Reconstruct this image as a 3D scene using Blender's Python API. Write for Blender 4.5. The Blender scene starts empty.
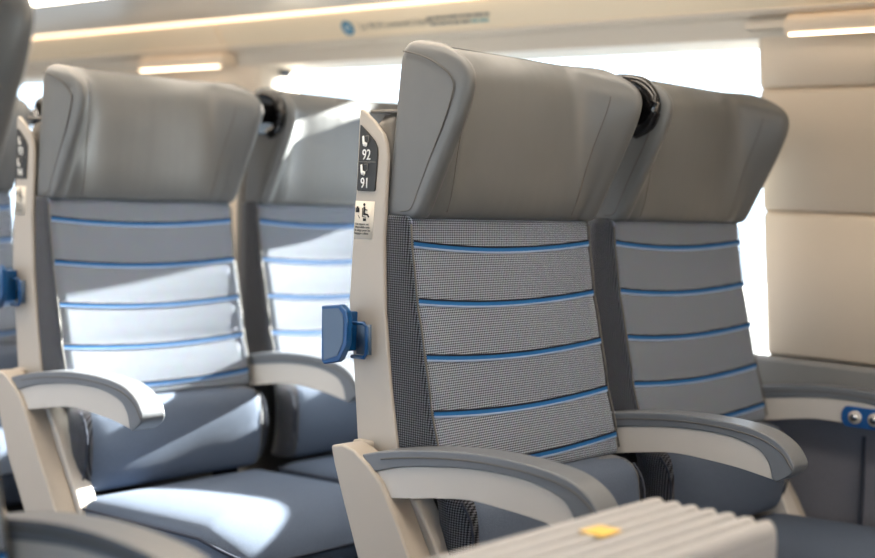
import bpy, bmesh, math, random
from mathutils import Vector, Matrix
from mathutils.bvhtree import BVHTree
random.seed(4)
sc = bpy.context.scene
COL = sc.collection
R = math.radians

# ------------------------------------------------------------------ camera
F_PX, YAW, PITCH, ROLL = 1322.5, 0.7185, 0.0638, 0.0369
CAM = Vector((1.302, -1.382, 1.033))
fw = Vector((-math.sin(YAW)*math.cos(PITCH), math.cos(YAW)*math.cos(PITCH), -math.sin(PITCH)))
r0 = Vector((math.cos(YAW), math.sin(YAW), 0)); u0 = r0.cross(fw)
rt = r0*math.cos(ROLL) + u0*math.sin(ROLL); up = -r0*math.sin(ROLL) + u0*math.cos(ROLL)
cd = bpy.data.cameras.new('camera'); cam = bpy.data.objects.new('camera', cd); COL.objects.link(cam)
M = Matrix((rt, up, -fw)).transposed().to_4x4(); M.translation = CAM
cam.matrix_world = M
cd.sensor_width = 36; cd.lens = F_PX/875*36; cd.clip_start = .05
cd.dof.use_dof = True; cd.dof.focus_distance = 1.95; cd.dof.aperture_fstop = 2.3
sc.camera = cam

# ------------------------------------------------------------------ world, sun, exposure
w = bpy.data.worlds.new('world'); sc.world = w; w.use_nodes = True
nt = w.node_tree; bg = nt.nodes['Background']
bg.inputs[0].default_value = (.74, .86, 1, 1); bg.inputs[1].default_value = 5.0
sd = bpy.data.lights.new('sun', 'SUN'); sun = bpy.data.objects.new('sun', sd); COL.objects.link(sun)
sd.energy = 98; sd.color = (1, .94, .85); sd.angle = R(.6)
SUN_DIR = Vector((1, 26, 8.1)).normalized()
sun.rotation_euler = SUN_DIR.to_track_quat('Z', 'Y').to_euler(); sun.location = (3, 8, 4)
sc.view_settings.view_transform = 'Standard'; sc.view_settings.look = 'None'
sc.view_settings.exposure = 0.0; sc.view_settings.gamma = 1; sc.view_settings.use_curve_mapping = False
sc.cycles.use_denoising = True
sc.cycles.max_bounces = 10; sc.cycles.diffuse_bounces = 6; sc.cycles.transparent_max_bounces = 16
sc.cycles.sample_clamp_indirect = 12; sc.cycles.caustics_reflective = False; sc.cycles.caustics_refractive = False

# ------------------------------------------------------------------ materials
def lin(c):
    return tuple(((v/255)/12.92 if v/255 <= .04045 else ((v/255+.055)/1.055)**2.4) for v in c)
def mat(name, rgb, rough=.5, metal=0, noise=0, nscale=60, bump=0, bscale=200, coat=0, spec=.5):
    m = bpy.data.materials.new(name); m.use_nodes = True
    n = m.node_tree; b = n.nodes['Principled BSDF']
    c = lin(rgb) + (1,)
    b.inputs['Base Color'].default_value = c; b.inputs['Roughness'].default_value = rough
    b.inputs['Metallic'].default_value = metal; b.inputs['Coat Weight'].default_value = coat
    b.inputs['Specular IOR Level'].default_value = spec
    if noise or bump:
        tc = n.nodes.new('ShaderNodeTexCoord')
    if noise:
        t = n.nodes.new('ShaderNodeTexNoise'); t.inputs['Scale'].default_value = nscale; t.inputs['Detail'].default_value = 4
        n.links.new(tc.outputs['Object'], t.inputs['Vector'])
        mx = n.nodes.new('ShaderNodeMix'); mx.data_type = 'RGBA'
        mx.inputs[6].default_value = tuple(v*(1-noise) for v in c[:3])+(1,)
        mx.inputs[7].default_value = tuple(min(1, v*(1+noise)) for v in c[:3])+(1,)
        n.links.new(t.outputs['Fac'], mx.inputs[0]); n.links.new(mx.outputs[2], b.inputs['Base Color'])
    if bump:
        t2 = n.nodes.new('ShaderNodeTexNoise'); t2.inputs['Scale'].default_value = bscale; t2.inputs['Detail'].default_value = 3
        n.links.new(tc.outputs['Object'], t2.inputs['Vector'])
        bp = n.nodes.new('ShaderNodeBump'); bp.inputs['Strength'].default_value = bump; bp.inputs['Distance'].default_value = .004
        n.links.new(t2.outputs['Fac'], bp.inputs['Height']); n.links.new(bp.outputs[0], b.inputs['Normal'])
    return m
def weave(name, dark, light, pu, pv, axis, thr):
    """staggered little dashes of a two-tone knit; axis = coordinate that runs across the cloth"""
    m = bpy.data.materials.new(name); m.use_nodes = True
    n = m.node_tree; b = n.nodes['Principled BSDF']; b.inputs['Roughness'].default_value = .9
    b.inputs['Specular IOR Level'].default_value = .15
    b.inputs['Sheen Weight'].default_value = .15
    tc = n.nodes.new('ShaderNodeTexCoord'); sp = n.nodes.new('ShaderNodeSeparateXYZ')
    n.links.new(tc.outputs['Object'], sp.inputs[0])
    def mth(op, a, bb):
        q = n.nodes.new('ShaderNodeMath'); q.operation = op
        for i, v in enumerate((a, bb)):
            if isinstance(v, (int, float)): q.inputs[i].default_value = v
            elif v is not None: n.links.new(v, q.inputs[i])
        return q.outputs[0]
    u = mth('MULTIPLY', sp.outputs[axis], 2*math.pi/pu)
    v = mth('MULTIPLY', sp.outputs[2], 2*math.pi/pv)
    a = mth('SINE', mth('ADD', u, v), None); c = mth('SINE', mth('SUBTRACT', u, v), None)
    f = mth('ADD', mth('MULTIPLY', mth('MULTIPLY', a, c), .5), .5)
    rp = n.nodes.new('ShaderNodeValToRGB')
    rp.color_ramp.elements[0].position = thr-.12; rp.color_ramp.elements[0].color = lin(dark)+(1,)
    rp.color_ramp.elements[1].position = thr+.12; rp.color_ramp.elements[1].color = lin(light)+(1,)
    n.links.new(f, rp.inputs[0])
    ns = n.nodes.new('ShaderNodeTexNoise'); ns.inputs['Scale'].default_value = 90
    n.links.new(tc.outputs['Object'], ns.inputs['Vector'])
    mx = n.nodes.new('ShaderNodeMix'); mx.data_type = 'RGBA'; mx.blend_type = 'MULTIPLY'; mx.inputs[0].default_value = .25
    n.links.new(rp.outputs[0], mx.inputs[6]); n.links.new(ns.outputs['Color'], mx.inputs[7])
    n.links.new(mx.outputs[2], b.inputs['Base Color'])
    bp = n.nodes.new('ShaderNodeBump'); bp.inputs['Strength'].default_value = .12; bp.inputs['Distance'].default_value = .001
    n.links.new(f, bp.inputs['Height']); n.links.new(bp.outputs[0], b.inputs['Normal'])
    return m
def emit(name, rgb, s):
    m = bpy.data.materials.new(name); m.use_nodes = True; n = m.node_tree
    n.nodes.remove(n.nodes['Principled BSDF']); e = n.nodes.new('ShaderNodeEmission')
    e.inputs[0].default_value = lin(rgb)+(1,); e.inputs[1].default_value = s
    n.links.new(e.outputs[0], n.nodes['Material Output'].inputs[0]); return m
def glass(name):
    m = bpy.data.materials.new(name); m.use_nodes = True; n = m.node_tree
    n.nodes.remove(n.nodes['Principled BSDF'])
    t = n.nodes.new('ShaderNodeBsdfTransparent'); t.inputs[0].default_value = (.93, .96, .97, 1)
    g = n.nodes.new('ShaderNodeBsdfGlossy'); g.inputs['Roughness'].default_value = .02
    lw = n.nodes.new('ShaderNodeLayerWeight'); pw = n.nodes.new('ShaderNodeMath'); pw.operation = 'POWER'; pw.inputs[1].default_value = 5
    fr = n.nodes.new('ShaderNodeMath'); fr.operation = 'MULTIPLY_ADD'; fr.inputs[1].default_value = .9; fr.inputs[2].default_value = .05
    n.links.new(lw.outputs['Facing'], pw.inputs[0]); n.links.new(pw.outputs[0], fr.inputs[0])
    mx = n.nodes.new('ShaderNodeMixShader')
    n.links.new(fr.outputs[0], mx.inputs[0]); n.links.new(t.outputs[0], mx.inputs[1]); n.links.new(g.outputs[0], mx.inputs[2])
    n.links.new(mx.outputs[0], n.nodes['Material Output'].inputs[0]); return m

def leather():
    m = mat('grey_leather', (99, 101, 102), .38, noise=.06, nscale=25)
    n = m.node_tree; b = n.nodes['Principled BSDF']
    tc = n.nodes.new('ShaderNodeTexCoord'); mp = n.nodes.new('ShaderNodeMapping')
    mp.inputs['Scale'].default_value = (1, 1, .12)
    n.links.new(tc.outputs['Object'], mp.inputs[0])
    a = n.nodes.new('ShaderNodeTexNoise'); a.inputs['Scale'].default_value = 14; a.inputs['Detail'].default_value = 2
    n.links.new(mp.outputs[0], a.inputs['Vector'])
    g = n.nodes.new('ShaderNodeTexNoise'); g.inputs['Scale'].default_value = 700
    n.links.new(tc.outputs['Object'], g.inputs['Vector'])
    b1 = n.nodes.new('ShaderNodeBump'); b1.inputs['Strength'].default_value = .22; b1.inputs['Distance'].default_value = .010
    b2 = n.nodes.new('ShaderNodeBump'); b2.inputs['Strength'].default_value = .12; b2.inputs['Distance'].default_value = .001
    n.links.new(a.outputs['Fac'], b1.inputs['Height']); n.links.new(g.outputs['Fac'], b2.inputs['Height'])
    n.links.new(b1.outputs[0], b2.inputs['Normal']); n.links.new(b2.outputs[0], b.inputs['Normal'])
    return m

M_LEATHER = leather()
M_SEAM = mat('seam_thread', (88, 86, 82), .7)
M_WEAVE = weave('front_weave', (44, 51, 63), (156, 166, 182), .0084, .0068, 1, .5)
M_SIDEWEAVE = weave('side_weave', (26, 28, 34), (106, 109, 117), .0084, .0068, 0, .56)
M_BLUE = mat('stripe_blue', (38, 100, 158), .8, spec=.2)
M_NAVY = mat('stripe_navy', (22, 28, 42), .85, spec=.2)
M_PALE = mat('stripe_pale', (150, 172, 204), .85, spec=.2)
M_CUSHION = mat('cushion_cloth', (86, 97, 115), .92, noise=.22, nscale=420, bump=.25, bscale=600, spec=.15)
M_PIPING = mat('piping_cloth', (58, 63, 75), .9, spec=.15)
M_SHELL = mat('seat_shell_plastic', (112, 108, 102), .5)
M_POST = mat('beige_plastic', (174, 166, 156), .42, noise=.03, nscale=15)
M_ARM = mat('arm_plastic', (192, 188, 183), .45, noise=.03, nscale=15)
M_CAP = mat('arm_cap_vinyl', (102, 107, 114), .34, bump=.1, bscale=900)
M_DARK = mat('dark_metal', (38, 38, 42), .5, metal=.3)
M_BLACK = mat('gloss_black', (14, 14, 16), .16, coat=.5)
M_CHROME = mat('satin_chrome', (190, 192, 196), .22, metal=1)
M_PLATE = mat('number_plate_black', (28, 28, 29), .45)
M_WHITE = mat('print_white', (236, 236, 232), .6)
M_GREYPRINT = mat('print_grey', (120, 118, 112), .6)
M_BLACKPRINT = mat('print_black', (30, 30, 34), .7)
M_STICKER = mat('sticker_cream', (222, 214, 200), .5)
M_HANDLE = mat('blue_plastic', (14, 76, 130), .28, coat=.3)
M_HANDLETONE = mat('blue_grey_sheen_shade', (82, 104, 130), .3)  # pale tone holds the handle's grey reflection and the loop's shade as colour
M_PANELBLUE = mat('panel_blue', (20, 80, 142), .4)
M_WALL = mat('cream_wall', (214, 199, 180), .5, noise=.02, nscale=6)
M_HEADER = mat('header_grey_beige', (206, 196, 182), .5)
M_COVE = mat('cove_cream', (236, 220, 194), .45)
M_CEIL = mat('rack_underside', (216, 207, 196), .35)
M_BELT = mat('belt_grey', (122, 122, 122), .5)
M_LOWWALL = mat('lower_wall_cloth', (112, 114, 124), .9, noise=.15, nscale=300, spec=.2)
M_FLOOR = mat('floor_carpet', (52, 54, 60), .95, noise=.3, nscale=200)
M_GASKET = mat('window_gasket', (70, 72, 74), .6)
M_GLASS = glass('window_glass')
M_LAMPBODY = mat('lamp_cream', (222, 204, 182), .4)
M_LAMP = emit('lamp_light', (255, 232, 200), 5)
M_STRIP = emit('strip_light', (255, 241, 222), 9)
M_COVELED = emit('cove_led', (255, 226, 190), 3)
M_CASE = mat('case_silver', (164, 165, 168), .42, noise=.04, nscale=30)
M_YELLOW = mat('sticker_yellow', (226, 186, 92), .5)
M_LOGO = mat('print_teal', (24, 124, 164), .5)
M_FAINT = mat('print_faint_grey', (128, 126, 120), .6)
M_FAINTTEAL = mat('print_faint_teal', (126, 168, 170), .6)
M_CONCRETE = mat('platform_concrete', (170, 168, 164), .9, noise=.1, nscale=3)
M_FACADE = mat('outside_wall', (200, 202, 206), .9, noise=.12, nscale=1.2)

# ------------------------------------------------------------------ helpers
def link(o, parent=None):
    COL.objects.link(o)
    if parent is not None: o.parent = parent
    return o
def mesh(name, verts, faces, mats, parent=None, smooth=True, fm=None, bevel=0, seg=3, sub=0, angle=35):
    me = bpy.data.meshes.new(name); me.from_pydata([tuple(v) for v in verts], [], faces)
    bm = bmesh.new(); bm.from_mesh(me); bmesh.ops.recalc_face_normals(bm, faces=bm.faces); bm.to_mesh(me); bm.free()
    for m in (mats if isinstance(mats, (list, tuple)) else [mats]): me.materials.append(m)
    if fm:
        for p, i in zip(me.polygons, fm): p.material_index = i
    for p in me.polygons: p.use_smooth = smooth
    o = link(bpy.data.objects.new(name, me), parent)
    if bevel:
        b = o.modifiers.new('bevel', 'BEVEL'); b.width = bevel; b.segments = seg; b.limit_method = 'ANGLE'; b.angle_limit = R(angle)
        b.harden_normals = True
    if sub:
        s = o.modifiers.new('sub', 'SUBSURF'); s.levels = sub; s.render_levels = sub
    return o
def box(name, a, b, m, parent=None, bevel=.004, seg=3):
    (x0, y0, z0), (x1, y1, z1) = a, b
    v = [(x, y, z) for x in (x0, x1) for y in (y0, y1) for z in (z0, z1)]
    f = [(0,1,3,2),(4,6,7,5),(0,4,5,1),(2,3,7,6),(0,2,6,4),(1,5,7,3)]
    return mesh(name, v, f, m, parent, bevel=bevel, seg=seg)
def prism(name, pts, y0, y1, m, parent=None, bevel=.004, seg=3, angle=35):
    """outline in (x, z) given its thickness along y"""
    n = len(pts)
    v = [(x, y0, z) for x, z in pts] + [(x, y1, z) for x, z in pts]
    f = [tuple(range(n)), tuple(range(2*n-1, n-1, -1))] + [(i, (i+1) % n, n+(i+1) % n, n+i) for i in range(n)]
    return mesh(name, v, f, m, parent, bevel=bevel, seg=seg, angle=angle)
def yzprism(name, pts, x0, x1, m, parent=None, bevel=.004, seg=3):
    n = len(pts)
    v = [(x0, y, z) for y, z in pts] + [(x1, y, z) for y, z in pts]
    f = [tuple(range(n)), tuple(range(2*n-1, n-1, -1))] + [(i, (i+1) % n, n+(i+1) % n, n+i) for i in range(n)]
    return mesh(name, v, f, m, parent, bevel=bevel, seg=seg)
def spline(pts, k=6, closed=False):
    """Catmull-Rom resampling"""
    P = [Vector(p) for p in pts]; n = len(P); out = []
    for i in range(n if closed else n-1):
        p0 = P[(i-1) % n] if closed or i > 0 else P[0]
        p1 = P[i]; p2 = P[(i+1) % n]
        p3 = P[(i+2) % n] if closed or i+2 < n else P[n-1]
        for j in range(k):
            t = j/k
            out.append(.5*((2*p1)+(p2-p0)*t+(2*p0-5*p1+4*p2-p3)*t*t+(3*p1-p0-3*p2+p3)*t**3))
    if not closed: out.append(P[-1])
    return out
def tube(name, pts, r, m, parent=None, closed=False, n=8):
    P = [Vector(p) for p in pts]; N = len(P); v = []; f = []
    for i, p in enumerate(P):
        a = P[(i-1) % N] if closed or i else P[0]; b = P[(i+1) % N] if closed or i < N-1 else P[-1]
        t = (b-a).normalized()
        s = t.cross(Vector((0, 0, 1)))
        if s.length < .2: s = t.cross(Vector((0, 1, 0)))
        s.normalize(); q = s.cross(t)
        for k in range(n):
            an = 2*math.pi*k/n; v.append(p + s*r*math.cos(an) + q*r*math.sin(an))
    for i in range(N if closed else N-1):
        j = (i+1) % N
        for k in range(n): f.append((i*n+k, i*n+(k+1) % n, j*n+(k+1) % n, j*n+k))
    if not closed: f += [tuple(range(n-1, -1, -1)), tuple((N-1)*n+k for k in range(n))]
    return mesh(name, v, f, m, parent)
def loft(name, loops, m, parent=None, sub=0, fm=None, cap=True, bevel=0):
    n = len(loops[0]); v = [p for l in loops for p in l]; f = []
    for i in range(len(loops)-1):
        for k in range(n): f.append((i*n+k, i*n+(k+1) % n, (i+1)*n+(k+1) % n, (i+1)*n+k))
    if cap: f += [tuple(range(n-1, -1, -1)), tuple((len(loops)-1)*n+k for k in range(n))]
    return mesh(name, v, f, m, parent, fm=fm, sub=sub, bevel=bevel)
def disc(name, c, r, m, parent=None, axis='y', depth=.006, n=28, bevel=.001):
    v = []
    for s in (0, 1):
        for k in range(n):
            a = 2*math.pi*k/n; ca, sa = r*math.cos(a), r*math.sin(a)
            if axis == 'y': v.append((c[0]+ca, c[1]+s*depth, c[2]+sa))
            elif axis == 'x': v.append((c[0]+s*depth, c[1]+ca, c[2]+sa))
            else: v.append((c[0]+ca, c[1]+sa, c[2]+s*depth))
    f = [tuple(range(n)), tuple(range(2*n-1, n-1, -1))] + [(i, (i+1) % n, n+(i+1) % n, n+i) for i in range(n)]
    return mesh(name, v, f, m, parent, bevel=bevel)
def empty(name, loc, label, cat, group=None):
    o = bpy.data.objects.new(name, None); o.location = loc; o.empty_display_size = .1; COL.objects.link(o)
    o['label'] = label; o['category'] = cat
    if group: o['group'] = group
    return o
def text(name, body, size, m, parent, mw, align='CENTER', ext=.0004, sx=1):
    c = bpy.data.curves.new(name, 'FONT'); c.body = body; c.size = size; c.align_x = align; c.extrude = ext
    c.materials.append(m)
    t = bpy.data.objects.new(name, c)
    me = bpy.data.meshes.new_from_object(t)
    bpy.data.objects.remove(t)
    o = bpy.data.objects.new(name, me); link(o, parent); o.matrix_basis = mw @ Matrix.Diagonal((sx, 1, 1, 1))
    return o
def structure(o): o['kind'] = 'structure'; return o
FACE_AISLE = Matrix(((1, 0, 0, 0), (0, 0, -1, 0), (0, 1, 0, 0), (0, 0, 0, 1)))   # text plane facing -Y
def at(x, y, z, base=FACE_AISLE): return Matrix.Translation((x, y, z)) @ base

# ------------------------------------------------------------------ the car: setting
YW = 1.05                       # inner face of the window-side wall
ZS, ZT = .735, 1.362            # sill and window head
XA, XB, XC, XD = -1.49, .045, -2.10, -3.62   # window_1 spans XA..XB, a pillar XC..XA, window_2 XD..XC
XE = 4.2                        # far end of the near pillar's wall
structure(box('floor', (-7, -1.75, -.06), (XE, 1.2, 0), M_FLOOR, bevel=0))
lower = structure(yzprism('wall_right', [(1.09, 0), (1.20, 0), (1.20, .67), (1.06, .67), (1.06, .60)], -7, XE, M_LOWWALL, bevel=0))
for k in range(6):
    structure(box('trim_1', (-2.6+k*.52+.268, 1.055, .3), (-2.6+k*.52+.274, 1.066, .6), M_PIPING, lower, bevel=.001))
structure(yzprism('trim_2', [(1.035, .672), (1.20, .672), (1.20, .70), (1.07, .733), (1.042, .736), (1.033, .728)], -7, XE, M_BELT, bevel=.004))

def tier(name, z0, z1, x0, x1, lean0, lean1, parent):
    """one moulded wall panel; its window-side edge rounds back into the reveal"""
    y = lambda z: YW - .035*(z-ZS)
    r = .02
    loops = []
    for z, d in ((z0, .010), (z0+.003, .004), (z0+.008, 0), ((z0+z1)/2, 0), (z1-.012, 0), (z1-.005, .004), (z1, .012)):
        l = lean0 + (lean1-lean0)*(z-ZS)/(ZT-ZS)
        loops.append([(x0+l, YW+.14, z), (x0+l, y(z)+r+d, z), (x0+l+r*.3, y(z)+r*.3+d, z), (x0+l+r, y(z)+d, z),
                      (x1-r, y(z)+d, z), (x1-r*.3, y(z)+r*.3+d, z), (x1, y(z)+r+d, z), (x1, YW+.14, z)])
    return loft(name, loops, M_WALL, parent)
def pillar(name, x0, x1):
    p = structure(box(name, (x0+.008, YW+.022, .70), (x1-.008, 1.18, 1.44), M_WALL, bevel=0))
    tier('wall_panel', .737, 1.024, x0, x1, .004, -.04, p)
    tier('wall_panel', 1.024, 1.267, x0, x1, .004, -.04, p)
    tier('wall_panel', 1.267, 1.405, x0, x1, .004, -.04, p)
    return p
pillar('trim_3', XB+.006, XE)  # unseen length widened without windows to keep sun off the near row
pillar('trim_4', XC, XA)
pillar('trim_5', -7, XD)
# header over the windows, cove panel that carries the lettering, underside of the luggage rack
structure(yzprism('trim_6', [(1.028, ZT+.004), (1.20, ZT+.004), (1.20, 1.60), (.99, 1.416), (.997, 1.408), (1.018, 1.404)], -7, XE, M_HEADER, bevel=.003))
COVE0, COVE1 = Vector((1.000, 1.409)), Vector((.952, 1.478))
for k, (a, b) in enumerate(((-7, -3.0), (-2.996, -1.59), (-1.586, .262), (.266, XE))):
    structure(yzprism('trim_7', [tuple(COVE0), tuple(COVE1), (.962, 1.488), (1.012, 1.42)], a, b, M_COVE, bevel=.002))
rack = structure(yzprism('ceiling', [(-.99, 1.90), (-.99, 1.95), (.335, 1.95), (.335, 1.90)], -7, XE, M_CEIL, bevel=0))
structure(yzprism('trim_8', [(.335, 1.488), (.478, 1.4865), (.49, 1.50), (.49, 1.54), (.37, 1.56), (.37, 1.94), (.335, 1.94)], -7, XE, M_CEIL, bevel=.006))
structure(yzprism('trim_9', [(.552, 1.4860), (.918, 1.4812), (.918, 1.50), (.918, 1.53), (.552, 1.53)], -7, XE, M_CEIL, bevel=.004))
structure(yzprism('trim_10', [(.37, 1.57), (1.2, 1.57), (1.2, 1.62), (.37, 1.62)], -7, XE, M_CEIL, bevel=0))
# the aisle's other side: wall with windows of its own, its rack, the end walls
YL = -1.70
left = structure(box('wall_left', (-7, YL-.14, 0), (XE, YL, .735), M_LOWWALL, bevel=0))
structure(yzprism('trim_11', [(YL-.14, ZT), (YL+.02, ZT), (YL+.2, 1.46), (-1.01, 1.51), (-.99, 1.94), (YL-.14, 1.94)], -7, XE, M_CEIL, bevel=0))
for k, (a, b) in enumerate(((-7, -3.62), (-2.1, -1.49), (.03, .64), (2.16, 2.77))):
    structure(box('trim_12', (a, YL-.14, .735), (b, YL, ZT), M_WALL, bevel=.01))
structure(box('wall_back', (-7.06, YL-.14, 0), (-7, 1.2, 1.95), M_WALL, bevel=0))
structure(box('wall_front', (XE, YL-.14, 0), (XE+.06, 1.2, 1.95), M_WALL, bevel=0))

def window(name, x0, x1, yi, yo, lab=None):
    """rounded gasket frame and pane"""
    o = structure(bpy.data.objects.new(name, None)); COL.objects.link(o)
    z0, z1, r, t = ZS-.02, ZT+.03, .06, .022
    def ring(dx, y):
        out = []
        for cx, cz, a0 in ((x1-r, z1-r, 0), (x0+r, z1-r, 90), (x0+r, z0+r, 180), (x1-r, z0+r, 270)):
            for k in range(7):
                a = R(a0+k*15); out.append((cx+(r-dx)*math.cos(a), y, cz+(r-dx)*math.sin(a)))
        return out
    A, B, C, D = ring(-t, yi), ring(t*.4, yi), ring(t*.4, yo), ring(-t, yo)
    n = len(A); v = A+B+C+D; f = []
    for a, b in ((0, 1), (1, 2), (2, 3), (3, 0)):
        for k in range(n): f.append((a*n+k, a*n+(k+1) % n, b*n+(k+1) % n, b*n+k))
    mesh('window_frame', v, f, M_GASKET, o, smooth=False)
    y = (yi+yo)/2; P = ring(t*.2, y-.003)+ring(t*.2, y+.003)
    mesh('pane', P, [tuple(range(n)), tuple(range(2*n-1, n-1, -1))] + [(k, (k+1) % n, n+(k+1) % n, n+k) for k in range(n)], M_GLASS, o, smooth=False)
    return o
window('window_1', XA-.01, XB+.03, YW+.06, YW+.10)
window('window_2', XD+.0, XC+.0, YW+.06, YW+.10)
window('window_3', -1.49, .03, YL-.10, YL-.06)
window('window_4', .64, 2.16, YL-.10, YL-.06)
window('window_5', -3.62, -2.1, YL-.10, YL-.06)
# long strip lights: one in each rack's underside
for nm, y0, y1, z0, z1, lab in (('strip_light', .485, .55, 1.485, 1.492, 'bright strip light in the luggage rack underside at the top left corner'),):
    t = empty(nm, (-1, .516, 1.489), lab, 'light')
    o = box('diffuser', (-5.9, -.032, -.002), (4.9, .032, .006), M_STRIP, t, bevel=.001); o.location = (0, 0, 0)
    box('channel', (-5.9, -.034, .008), (4.9, .034, .03), M_LAMPBODY, t, bevel=.002)
t = empty('cove_light', (-1, .944, 1.483), 'slim warm light line along the top edge of the lettered cream panel', 'light')
box('diffuser', (-5.9, -.022, -.003), (4.9, .004, .003), M_COVELED, t, bevel=.001)
box('channel', (-5.9, -.024, .0035), (4.9, .006, .012), M_LAMPBODY, t, bevel=.001)
# fill lights added above the aisle, out of view, to brighten the car
for k, x in enumerate((-5.2, -3.4, -1.6, .2, 2.0, 3.4)):
    t = empty('ceiling_fill_light', (x, -.33, 1.897), 'long warm light panel added above the aisle as fill, %s from the back wall' % ('first', 'second', 'third', 'fourth', 'fifth', 'sixth')[k], 'light', 'fill lights added above the aisle')
    box('frame', (-.72, -.19, -.012), (.72, .19, .003), M_LAMPBODY, t, bevel=.004)
    box('diffuser', (-.70, -.17, -.016), (.70, .17, -.0125), M_STRIP, t, bevel=.001)
# outside: platform and the pale building across the tracks
structure(box('ground_platform', (-40, 1.6, -1.1), (40, 30, -1.0), M_CONCRETE, bevel=0))
structure(box('ground_trackbed', (-40, -30, -1.3), (40, -1.9, -1.2), M_CONCRETE, bevel=0))

# ------------------------------------------------------------------ seats
def smooth(t): return t*t*(3-2*t)
def interp(tab, z):
    if z <= tab[0][0]: return tab[0][1]
    for (a, b), (c, d) in zip(tab, tab[1:]):
        if z <= c: return b+(d-b)*(z-a)/(c-a)
    return tab[-1][1]
W = .445                        # width of one backrest
XF = [(.60, .118), (.649, .110), (.722, .088), (.80, .071), (.878, .052), (.959, .038), (1.01, .032)]
def xfront(y, z):
    t = (y/W-.5)*2
    seamz = (.649, .722, .80, .878, .959)
    puff = min(abs(z-s-.0) for s in seamz)
    return interp(XF, z) - .006*(1-t*t) + .0016*min(1, puff/.02)
def headrest(parent):
    P = [(.996, .050), (1.0, .056), (1.03, .070), (1.067, .088), (1.109, .108), (1.136, .122), (1.17, .136), (1.197, .140), (1.22, .134), (1.235, .120), (1.247, .09)]
    CZ = [(.996, .034), (1.01, .046), (1.06, .054), (1.15, .058), (1.22, .052), (1.247, .036)]
    loops = []
    for z, ins in ((.997, .012), (.9985, .004), (1.004, 0), (1.03, 0), (1.067, 0), (1.109, 0), (1.15, 0), (1.185, 0), (1.21, 0), (1.228, .001), (1.240, .004), (1.248, .012), (1.251, .022)):
        p, c = interp(P, z), interp(CZ, z)
        foot = .072; s = (z-1.0)/.25
        tipi = .030 - .006*s; out = .006*s
        left_out = [(p*.55, .003+ins), (p-.012-ins, out*.4+ins), (p-ins, .008+ins), (p-.003-ins, tipi-.004), (p-.016-ins, tipi+.006)]
        left_in = [(c+(p-c)*.45-ins, .052), (c+.006-ins, foot), (c-ins, foot+.03), (c+.003-ins, W*.36)]
        front = left_out + left_in + [(c+.004-ins, W/2)]
        front += [(x, W-y) for x, y in reversed(left_out + left_in)]
        ry = [(.010, .003), (.002, .006), (-.002, .012), (-.004, .022), (-.004, .034), (-.004, .052), (-.004, foot), (-.004, foot+.03), (-.004, W*.36), (-.004, W/2)]
        rear = [(x+ins+.005*s-.015*(1-s), y+ins*max(0, 1-y/.03)) for x, y in ry]
        rear += [(x, W-y) for x, y in reversed(rear[:-1])]
        loop = front + rear[::-1]
        zz = []
        for x, y in loop:
            t = abs(y/W-.5)*2
            zz.append((x, y, z + .010*max(0, s-.5) - .13*max(0, x)*smooth(max(0, min(1, (s-.62)/.38))) - (.004*smooth(max(0, min(1, (1-t)/.4)))*max(0, (s-.75)/.25))))
        loops.append(zz)
    n = len(loops[0]); N = n//2; v = [p for l in loops for p in l]; f = []
    for i in range(len(loops)-1):
        for k in range(n): f.append((i*n+k, i*n+(k+1) % n, (i+1)*n+(k+1) % n, (i+1)*n+k))
    for b0 in (0, (len(loops)-1)*n):
        for k in range(N-1): f.append((b0+k, b0+k+1, b0+n-2-k, b0+n-1-k))
    h = mesh('headrest', v, f, M_LEATHER, parent, sub=2)
    dg = bpy.context.evaluated_depsgraph_get(); dg.update()
    tree = BVHTree.FromObject(h, dg)
    # stitched seam on each outer cheek, and the seam where the pillow meets the cheeks
    for side in (0, 1):
        Y = (lambda y: y) if side == 0 else (lambda y: W-y)
        sm = [(.012, Y(.0015), 1.234), (.05, Y(.001), 1.225), (.088, Y(.0005), 1.208), (.108, Y(.0006), 1.188), (.106, Y(.0008), 1.168), (.092, Y(.0012), 1.13), (.070, Y(.0018), 1.085), (.050, Y(.0022), 1.04), (.036, Y(.0026), 1.012), (.016, Y(.004), 1.007)]
        tube('seam', spline(sm, 5), .0011, M_SEAM, h, n=6)
        s2 = []
        for z in (1.008, 1.03, 1.06, 1.09, 1.12, 1.15, 1.18, 1.20):
            y = Y(.068 - .022*((z-1.0)/.2)**1.3)
            hit = tree.ray_cast(Vector((1, y, z)), Vector((-1, 0, 0)))[0]
            if hit: s2.append((hit.x+.0002, y, z))
        tube('seam', spline(s2, 4), .0010, M_SEAM, h, n=6)
    return h
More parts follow.
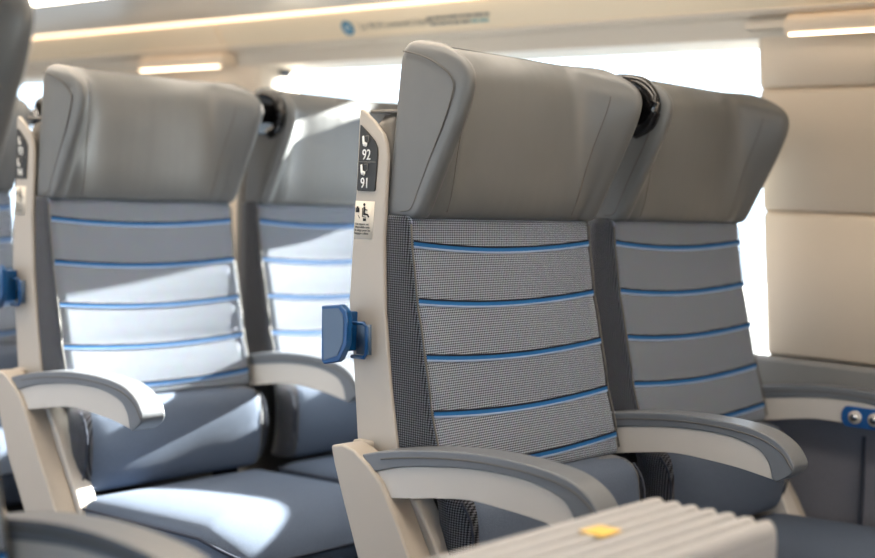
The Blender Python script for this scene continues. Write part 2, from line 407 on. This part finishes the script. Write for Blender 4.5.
def backrest(parent):
    ZZ = [.618, .62, .626] + [.632+.0115*i for i in range(32)] + [.994, 1.0, 1.002]
    NY = 22; loops = []; fm = []
    for i, z in enumerate(ZZ):
        e = .010 if i == 0 or i == len(ZZ)-1 else (.003 if i == 1 or i == len(ZZ)-2 else 0)
        lp = [(-.018+e, W-.004), (-.018+e, .004)]
        x0 = xfront(0, z)
        lp += [(x0*.2, e*.5), (x0*.7, 0+e*.5), (x0-.008-e, .0005+e*.5), (x0-.002-e, .003)]
        for k in range(NY+1):
            y = .008+(W-.016)*k/NY; lp.append((xfront(y, z)+.002-e, y))
        lp += [(x0-.002-e, W-.003), (x0-.008-e, W-.0005-e*.5), (x0*.7, W-e*.5), (x0*.2, W-e*.5)]
        loops.append([(x, y, z) for x, y in lp])
    n = len(loops[0])
    for i in range(len(ZZ)-1):
        for k in range(n): fm.append(0 if 5 <= k <= 5+NY+1 else 1)
    fm += [1, 1]
    b = loft('backrest', loops, [M_WEAVE, M_SIDEWEAVE], parent, fm=fm)
    for Y in (.003, W-.003):
        tube('seam', [(xfront(Y, z)+.0022, Y, z) for z in [.63+.02*i for i in range(19)]], .0016, M_SEAM, b, n=6)
    for z in (.649, .722, .80, .878, .959):
        v = []; f = []; mi = []
        prof = [(-.0062, .0004), (-.0058, .0012), (-.0030, .0016), (.0022, .0016), (.0024, .0018), (.0046, .0014), (.005, .0004)]
        N = 30
        for k in range(N+1):
            y = .006+(W-.012)*k/N; t = (y/W-.5)*2
            dz = -.011*(1-t*t) + .004
            for a, o in prof: v.append((xfront(y, z+dz+a)+.0022+o, y, z+dz+a))
        q = len(prof)
        for k in range(N):
            for j in range(q-1):
                f.append((k*q+j, k*q+j+1, (k+1)*q+j+1, (k+1)*q+j)); mi.append(2 if j < 2 else (0 if j < 4 else 1))
        mesh('stripe', v, f, [M_BLUE, M_NAVY, M_PALE], b, fm=mi)
    return b
def lumbar(parent):
    loops = []
    for z, e in ((.455, .02), (.458, .008), (.47, .002), (.50, 0), (.54, 0), (.58, 0), (.60, .002), (.612, .008), (.618, .02), (.620, .034)):
        xf = .165 + .012*math.sin((z-.45)/.17*math.pi)
        lp = []
        for y, o in ((.0, -.10), (.0, -.035), (.004, -.014), (.016, -.003), (.05, 0), (.14, -.002), (W/2, -.004), (W-.14, -.002), (W-.05, 0), (W-.016, -.003), (W-.004, -.014), (W, -.035), (W, -.10)):
            yy = y + (e*.5 if y < W/2 else -e*.5)
            lp.append((xf+o-e, yy, z))
        loops.append(lp)
    n = len(loops[0])
    o = loft('lumbar_cushion', loops, [M_CUSHION, M_SIDEWEAVE], parent, sub=1, fm=[1 if k in (0, 1, 2, n-4, n-3, n-2) else 0 for i in range(len(loops)-1) for k in range(n)] + [0, 0])
    for Y in (.006, W-.006):
        tube('piping', spline([(.158, Y, .475), (.168, Y, .51), (.172, Y, .55), (.166, Y, .585), (.148, Y, .609)], 4), .002, M_PIPING, o, n=6)
    return o
def cushion(parent):
    x0, x1, y0, y1 = .13, .605, -.012, W+.012
    def outline(ins):
        r = .085; pts = []; mx, my = (x0+x1)/2, (y0+y1)/2
        for cx, cy, a0, rr in ((x1-r, y1-r, 0, r), (x0+.02, y1-.02, 90, .02), (x0+.02, y0+.02, 180, .02), (x1-r, y0+r, 270, r)):
            for k in range(9):
                a = R(a0+90*k/8); px, py = cx+rr*math.cos(a), cy+rr*math.sin(a)
                pts.append((mx+(px-mx)*(1-ins/(x1-mx)), my+(py-my)*(1-ins/(y1-my))))
        return pts
    def top(x, y):
        tx = (x-x0)/(x1-x0); ty = (y-y0)/(y1-y0)*2-1
        return .006*(1-ty*ty)*(.4+.6*math.sin(min(1, max(0, tx))*math.pi)) + .016*smooth(min(1, max(0, tx*1.3))) - .05*max(0, tx-.78)**2/.05
    loops = []
    for z, ins, wt in ((.335, .03, 0), (.338, .02, 0), (.36, .008, 0), (.40, .0, .2), (.425, .001, .6), (.438, .006, .9), (.446, .016, 1), (.450, .034, 1), (.4525, .07, 1), (.453, .12, 1), (.453, .17, 1)):
        loops.append([(x, y, z+top(x, y)*wt) for x, y in outline(ins)])
    o = loft('seat_cushion', loops, M_CUSHION, parent, sub=1)
    P = [(x, y, .437+top(x, y)*.9) for x, y in outline(.002)]
    tube('piping', P, .0026, M_PIPING, o, closed=True, n=6)
    return o
ARM_TOP = [(.012, .663), (.05, .673), (.12, .686), (.21, .696), (.295, .697), (.360, .690), (.398, .673), (.417, .650), (.417, .636), (.407, .626), (.392, .6165)]
ARM_MID = [(.384, .621), (.381, .634), (.374, .648), (.354, .664), (.30, .6755), (.22, .675), (.15, .667), (.09, .657), (.03, .640)]
ARM_LOW = [(.03, .620), (.055, .610), (.10, .615), (.16, .626), (.22, .633), (.312, .629), (.36, .623)]
def sp2(pts, k=5): return [(p.x, p.y) for p in spline([(a, b, 0) for a, b in pts], k)]
def armrest(parent, ya, yb):
    body = prism('armrest', sp2(ARM_LOW)[:-1] + sp2([ARM_LOW[-1], (.386, .619)], 2) + sp2(ARM_MID)[:], ya+.003, yb-.003, M_ARM, parent, bevel=.003)
    cap = prism('cap', sp2(ARM_TOP) + sp2(ARM_MID), ya, yb, M_CAP, body, bevel=.0085, seg=4, angle=50)
    # groove line along the vinyl cap's side
    ln = [(x, z-.0105) for x, z in sp2(ARM_TOP[1:8])]
    for Y in (ya-.0003, yb+.0003):
        tube('groove', [(x, Y, z) for x, z in ln], .0012, M_SEAM, body, n=6)
    return body
def support(parent, ya, yb):
    out = [(-.045, .668), (-.022, .673), (.002, .668), (.029, .652), (.055, .631), (.083, .591), (.115, .537), (.16, .470), (.20, .40), (.255, .29), (.205, .26), (.15, .305), (.10, .38), (.05, .462), (.016, .516), (-.016, .591), (-.037, .642)]
    s = prism('side_support', out, ya, yb, M_POST, parent, bevel=.004)
    inner = [(.03, .612), (.075, .612), (.115, .560), (.165, .48), (.21, .40), (.17, .37), (.10, .46), (.05, .55)]
    m = (yb, yb+.04) if ya < 0 else (ya-.04, ya)
    prism('inner_bracket', inner, m[0], m[1], M_ARM, s, bevel=.004)
    box('arm_collar', (-.045, min(m), .640), (-.012, max(m), .672), M_POST, s, bevel=.004)
    return s
def seat_icon(parent, x, z, first):
    y = -.0085
    def pr(pts, m): prism('icon', pts, y-.0004, y+.0004, m, parent, bevel=0)
    s = .74
    solid = [(0, .020), (.004, .021), (.006, .009), (.013, .007), (.013, .002), (.010, -.001), (.003, .001), (.001, .006)]
    hollow = [(.008, .020), (.0165, .021), (.0175, .010), (.014, .0075)]
    pr([(x+a*s, z+b*s) for a, b in solid], M_WHITE)
    h = hollow if first else [(a+.002, b+.001) for a, b in hollow]
    for (a, b), (c, d) in zip(h, h[1:]):
        dx, dz = c-a, d-b; l = math.hypot(dx, dz); nx, nz = -dz/l*.0006, dx/l*.0006
        pr([(x+(a+nx)*s, z+(b+nz)*s), (x+(c+nx)*s, z+(d+nz)*s), (x+(c-nx)*s, z+(d-nz)*s), (x+(a-nx)*s, z+(b-nz)*s)], M_GREYPRINT)
def side_post(parent, numbers):
    out = [(-.065, 1.153), (-.058, 1.152), (-.036, 1.136), (-.016, 1.117), (-.009, 1.103), (-.006, 1.085), (-.007, 1.0), (-.008, .965), (-.001, .86), (.014, .762), (.032, .673), (.05, .60), (.06, .52), (.02, .50), (-.03, .58), (-.048, .673), (-.062, .79), (-.074, .873), (-.071, .947), (-.067, 1.035)]
    p = prism('side_post', out, -.005, .003, M_POST, parent, bevel=.003)
    if numbers:
        pl = prism('number_plate', [(-.0600, 1.130), (-.045, 1.119), (-.030, 1.106), (-.0245, 1.097), (-.0235, 1.088), (-.0265, 1.036), (-.029, 1.034), (-.061, 1.034), (-.063, 1.036)], -.0072, -.0045, M_PLATE, p, bevel=.0006, seg=2)
        text('number', numbers[0], .0215, M_WHITE, pl, at(-.0452, -.0076, 1.0795), sx=.80)
        text('number', numbers[1], .0215, M_WHITE, pl, at(-.0470, -.0076, 1.0385), sx=.80)
        seat_icon(pl, -.0535, 1.0985, True); seat_icon(pl, -.0555, 1.0570, False)
        box('divider', (-.0615, -.0079, 1.0757), (-.0265, -.0071, 1.0766), M_GREYPRINT, pl, bevel=0)
        st = prism('sticker', [(-.066, 1.0195), (-.0275, 1.0195), (-.0305, .965), (-.068, .9645)], -.0056, -.0048, M_STICKER, p, bevel=0)
        y = -.0062
        def mark(pts, m=M_BLACKPRINT): prism('pictogram', pts, y-.0003, y+.0003, m, st, bevel=0)
        mark([(-.0475+.0022*math.cos(R(30*k)), 1.0145+.0022*math.sin(R(30*k))) for k in range(12)])
        mark([(-.0645, 1.0095), (-.0575, 1.0095), (-.0575, 1.0028), (-.0645, 1.0028)])
        mark([(-.0625, 1.0115), (-.0595, 1.0115), (-.0595, 1.0095), (-.0625, 1.0095)])
        mark([(-.0490, 1.0115), (-.0460, 1.0115), (-.0445, 1.0075), (-.0410, 1.0075), (-.0410, 1.006), (-.0455, 1.006), (-.0455, 1.002), (-.0395, 1.001), (-.0365, .9965), (-.0385, .996), (-.0410, .999), (-.0490, .999)])
        mark([(-.0515, 1.0095), (-.0503, 1.0095), (-.0503, .9975), (-.0440, .9965), (-.0440, .9955), (-.0515, .9965)])
        mark([(-.0490, .9945), (-.0435, .9945), (-.0435, .9905), (-.0490, .9905)])
        mark([(-.0600, .9985), (-.0590, .9990), (-.0555, .9945), (-.0565, .9940)], M_GREYPRINT)
        for i, ln in enumerate(('Un espace est', 'disponible sous', 'le siège pour les', 'bagages cabine')):
            text('lettering', ln, .0048, M_GREYPRINT, st, at(-.0645-.0004*i, y, .9845-.0045*i), align='LEFT')
    # blue grab handle on the aisle edge
    g = prism('grab_handle', [(-.088, .866), (-.050, .871), (-.037, .862), (-.034, .850), (-.034, .815), (-.047, .791), (-.053, .787), (-.080, .781), (-.0855, .786)], -.052, -.040, M_HANDLE, p, bevel=.0024)
    prism('inlay_reflection', [(-.0845, .861), (-.053, .865), (-.043, .857), (-.041, .848), (-.041, .817), (-.051, .797), (-.079, .787)], -.0528, -.0515, M_HANDLETONE, g, bevel=.0003)  # pale face imitates a greyish reflection by its colour
    box('mount', (-.078, -.042, .800), (-.060, -.004, .858), M_HANDLE, g, bevel=.002)
    lp = [(-.056, -.018, .842), (-.032, -.020, .8435), (-.0265, -.020, .839), (-.0245, -.020, .800), (-.0285, -.020, .7945), (-.056, -.018, .793)]
    tube('loop', lp, .0030, M_HANDLE, g, n=10)
    prism('loop_shade', [(-.056, .840), (-.031, .841), (-.029, .797), (-.056, .796)], -.009, -.0045, M_HANDLETONE, g, bevel=0)  # sheet added in the loop's opening, toned for the shaded post behind
    g.location.x = .005
    return p
def shell(parent):
    s = loft('back_shell', [[(-.014, .012+e, z), (-.014, W-.012-e, z), (xr+.012+e, W-.018-e, z), (xr+e, W-.035-e, z), (xr+e, .035+e, z), (xr+.012+e, .018+e, z)]
        for z, xr, e in ((.30, .02, .0), (.45, -.0, 0), (.60, -.03, 0), (.80, -.06, 0), (1.0, -.062, 0), (1.13, -.062, 0), (1.145, -.058, .006), (1.150, -.045, .016))], M_SHELL, parent)
    box('top_ledge', (-.062, .014, 1.148), (-.003, W-.014, 1.153), M_SHELL, s, bevel=.002)
    return s
def grip(parent):
    """black corner handle let into the cheek of the headrest, at its outer rear corner on the partner's side"""
    path = spline([(.046, .002, 1.236), (.080, .0, 1.229), (.102, .0, 1.210), (.108, .0, 1.186), (.098, .001, 1.163), (.070, .002, 1.150)], 5)
    g = tube('corner_grip', path, .0125, M_BLACK, parent, n=12)
    tube('grip_bar', [(.066, -.060, 1.192), (.068, -.03, 1.192), (.070, .004, 1.192)], .021, M_BLACK, g, n=16)
    tube('grip_ring', [(.0675, -.036, 1.192), (.068, -.029, 1.192)], .0222, M_CHROME, g, n=16)
    prism('grip_plate', [(.020, 1.236), (.072, 1.233), (.100, 1.214), (.110, 1.186), (.098, 1.158), (.06, 1.146), (.020, 1.150)], -.003, .005, M_BLACK, g, bevel=.002)
    return g
def base(parent, ya, yb):
    b = box('pedestal', (.16, .10, 0), (.48, .34, .30), M_DARK, parent, bevel=.01)
    box('under_frame', (.08, .0, .28), (.56, W, .335), M_DARK, parent, bevel=.01)
    for x in (.20, .44):
        box('rail', (x, .02, .02), (x+.035, W-.02, .06), M_DARK, parent, bevel=.006)
S = .514
def make_seat(aisle, loc, label, cat_group, numbers=None):
    t = empty('train_seat', loc, label, 'seat', cat_group)
    shell(t); backrest(t); headrest(t); lumbar(t); cushion(t); base(t, 0, W)
    if aisle:
        support(t, -.062, -.018); armrest(t, -.056, -.008); side_post(t, numbers)
        armrest(t, .455, .505)
        prism('arm_hinge', [(.02, .60), (.10, .605), (.11, .65), (.05, .67), (.01, .655)], .462, .498, M_DARK, t, bevel=.004)
    else:
        grip(t)
        support(t, .468, .505)
        a = armrest(t, .468, .51)
    return t
def copy_tree(o, parent=None):
    c = o.copy(); COL.objects.link(c)
    if parent is not None: c.parent = parent
    for ch in list(o.children): copy_tree(ch, c)
    return c
PITCH_X = .92
seatA = make_seat(True, (0, 0, 0), 'grey and blue striped aisle seat with plate 92 over 91, nearest sharp one', None, ('92', '91'))
seatAw = make_seat(False, (0, S, 0), 'striped window seat right of seat plate 92 and 91, blue socket panel in its armrest', None)
seatB = make_seat(True, (-PITCH_X, 0, 0), 'sunlit aisle seat in the left row behind, plate 93 over 94', None, ('93', '94'))
seatBw = copy_tree(seatAw); seatBw.location = (-PITCH_X, S, 0)
seatBw['label'] = 'sunlit window seat half hidden behind plate 92 post, bright headrest'
seatZ = make_seat(True, (-1.785, 0, 0), 'striped aisle seat of the rearmost row, mostly cut off at the left edge', None, None)
seatZw = copy_tree(seatAw); seatZw.location = (-1.785, S, 0)
seatZw['label'] = 'striped window seat of the rearmost row, glimpsed left of the plate 93 post'
# the seat across the aisle: the mirror image of an aisle seat
def mirror_tree(o, parent=None):
    c = o.copy(); COL.objects.link(c)
    if c.type == 'MESH':
        c.data = o.data.copy()
        c.data.transform(Matrix.Diagonal((1, -1, 1, 1)) @ o.matrix_basis); c.data.flip_normals()
        c.matrix_basis = Matrix.Identity(4)
    if parent is not None: c.parent = parent
    for ch in list(o.children): mirror_tree(ch, c)
    return c
seatC = mirror_tree(seatZ); seatC.location = (-.012, -.66, 0)
piv = Matrix.Translation((.05, 0, .45)) @ Matrix.Rotation(R(1.7), 4, 'Y') @ Matrix.Translation((-.05, 0, -.45))   # set a little more upright
for ch in seatC.children:
    if ch.name.split('.')[0] in ('headrest', 'backrest', 'back_shell', 'side_post'): ch.matrix_basis = piv @ ch.matrix_basis
seatC['label'] = 'dark blurred seat across the aisle, headrest and armrest cut off at left foreground'

# blue socket panel on the window armrest of the near row
pn = prism('socket_panel', [(.268+.02*math.cos(R(90+20*k))*.6, .647+.0195*math.sin(R(90+20*k))) for k in range(10)] + [(.378, .6275), (.378, .6665)], .4665, .471, M_PANELBLUE, seatAw, bevel=.0012)
for i, x in enumerate((.284, .322, .356)):
    tube('socket', [(x, .4675, .647), (x, .462, .647)], .0125, M_ARM, pn, n=24)
    tube('socket', [(x, .462, .647), (x, .459, .647)], .0075, M_CHROME, pn, n=20)
# ------------------------------------------------------------------ reading lamps on the pillars
def wall_lamp(x0, x1, label):
    t = empty('wall_lamp', (x0, 1.0, 1.380), label, 'lamp', None)
    L = x1-x0
    prof = [(-.014, .024), (-.030, .014), (-.033, -.008), (-.028, -.018), (.03, -.010), (.03, .024)]
    yzprism('housing', prof, 0, L, M_LAMPBODY, t, bevel=.006)
    box('diffuser', (.014, -.0335, -.0205), (L-.014, -.0225, -.0150), M_LAMP, t, bevel=.001)
    box('bracket', (-.10, .002, .0), (-.0, .03, .016), M_HEADER, t, bevel=.003)
    return t
wall_lamp(.10, .75, 'long cream wall lamp with glowing lower edge at top right')
wall_lamp(-1.955, -1.57, 'cream wall lamp above the left headrest, on the far pillar')

# ------------------------------------------------------------------ lettering on the cove panel
cx = (COVE1-COVE0); ang = math.atan2(cx.y, -cx.x)   # panel leans out over the seats
n_up = Vector((0, cx.x, cx.y)).normalized(); nrm = Vector((0, n_up.z, -n_up.y))
if nrm.z > 0: nrm = -nrm
def cove(x, s, d=.0012):
    p = Vector((0, COVE0.x, COVE0.y)).lerp(Vector((0, COVE1.x, COVE1.y)), s) + nrm*d
    m = Matrix((Vector((1, 0, 0)), n_up, nrm)).transposed().to_4x4(); m.translation = (x, p.y, p.z); return m
sg = empty('wall_sign', (0, 0, 0), 'teal round emblem and faint grey lettering on the cream panel above the window', 'sign')
def flat(name, pts, m, mw, d=.0008):
    n = len(pts); v = [mw @ Vector((a, b, 0)) for a, b in pts] + [mw @ Vector((a, b, d)) for a, b in pts]
    f = [tuple(range(n)), tuple(range(2*n-1, n-1, -1))] + [(i, (i+1) % n, n+(i+1) % n, n+i) for i in range(n)]
    return mesh(name, v, f, m, sg, smooth=False)
E0 = cove(-1.09, .47)
circ = lambda r, k=32, cx=0, cy=0: [(cx+r*math.cos(2*math.pi*i/k), cy+r*math.sin(2*math.pi*i/k)) for i in range(k)]
flat('emblem', circ(.020), M_LOGO, E0)
E1 = cove(-1.09, .47, .0022)
for rr in (.007, .013):
    arc = [(rr*math.cos(R(40+20*i)), rr*math.sin(R(40+20*i))-.006) for i in range(6)]
    arc2 = [((rr-.003)*math.cos(R(40+20*i)), (rr-.003)*math.sin(R(40+20*i))-.006) for i in range(6)]
    flat('emblem_mark', arc + arc2[::-1], M_WHITE, E1, .0004)
flat('emblem_mark', circ(.003, 12, 0, -.008), M_WHITE, E1, .0004)
text('lettering', 'Le Wi-Fi connecté à bord', .0225, M_FAINT, sg, cove(-1.045, .40), align='LEFT', ext=.0004)
random.seed(9)
for row, (s, x0, x1) in enumerate(((.53, -.82, -.635), (.36, -.815, -.645))):
    x = x0
    while x < x1:
        l = random.uniform(.012, .032); d = (x-x0)/(x1-x0)
        flat('small_print', [(0, 0), (l, 0), (l, .007), (0, .007)], M_FAINTTEAL if row and d > .6 else M_FAINT, cove(x, s))
        x += l+.004
# ------------------------------------------------------------------ ribbed case in the aisle
case = empty('suitcase', (.598, -.385, 0), 'ribbed silver grey hard case with a yellow sticker, blurred in the foreground', 'suitcase')
cx0, cx1, cy0, cy1, cz = -.078, .078, -.205, .285, .694
box('shell', (cx0, cy0, .05), (cx1, cy1, cz), M_CASE, case, bevel=.012, seg=4)
for k in range(7):
    x = cx0+.011+k*(cx1-cx0-.022)/6
    v = []
    loops = []
    for y, sc_ in ((cy0+.004, .4), (cy0+.012, .9), (cy0+.02, 1), (cy1-.02, 1), (cy1-.008, .9), (cy1+.001, .45)):
        loops.append([(x+.0105*sc_*math.cos(R(a)), y, cz-.006+.0165*sc_*math.sin(R(a))) for a in range(0, 360, 24)])
    loft('rib', loops, M_CASE, case)
flat_s = box('sticker', (-.036, .076, cz+.0095), (-.008, .112, cz+.0115), M_YELLOW, case, bevel=.001)
for x in (-.05, .05):
    for y in (cy0+.05, cy1-.05):
        disc('wheel', (x-.012, y, .025), .025, M_BLACK, case, axis='x', depth=.024)
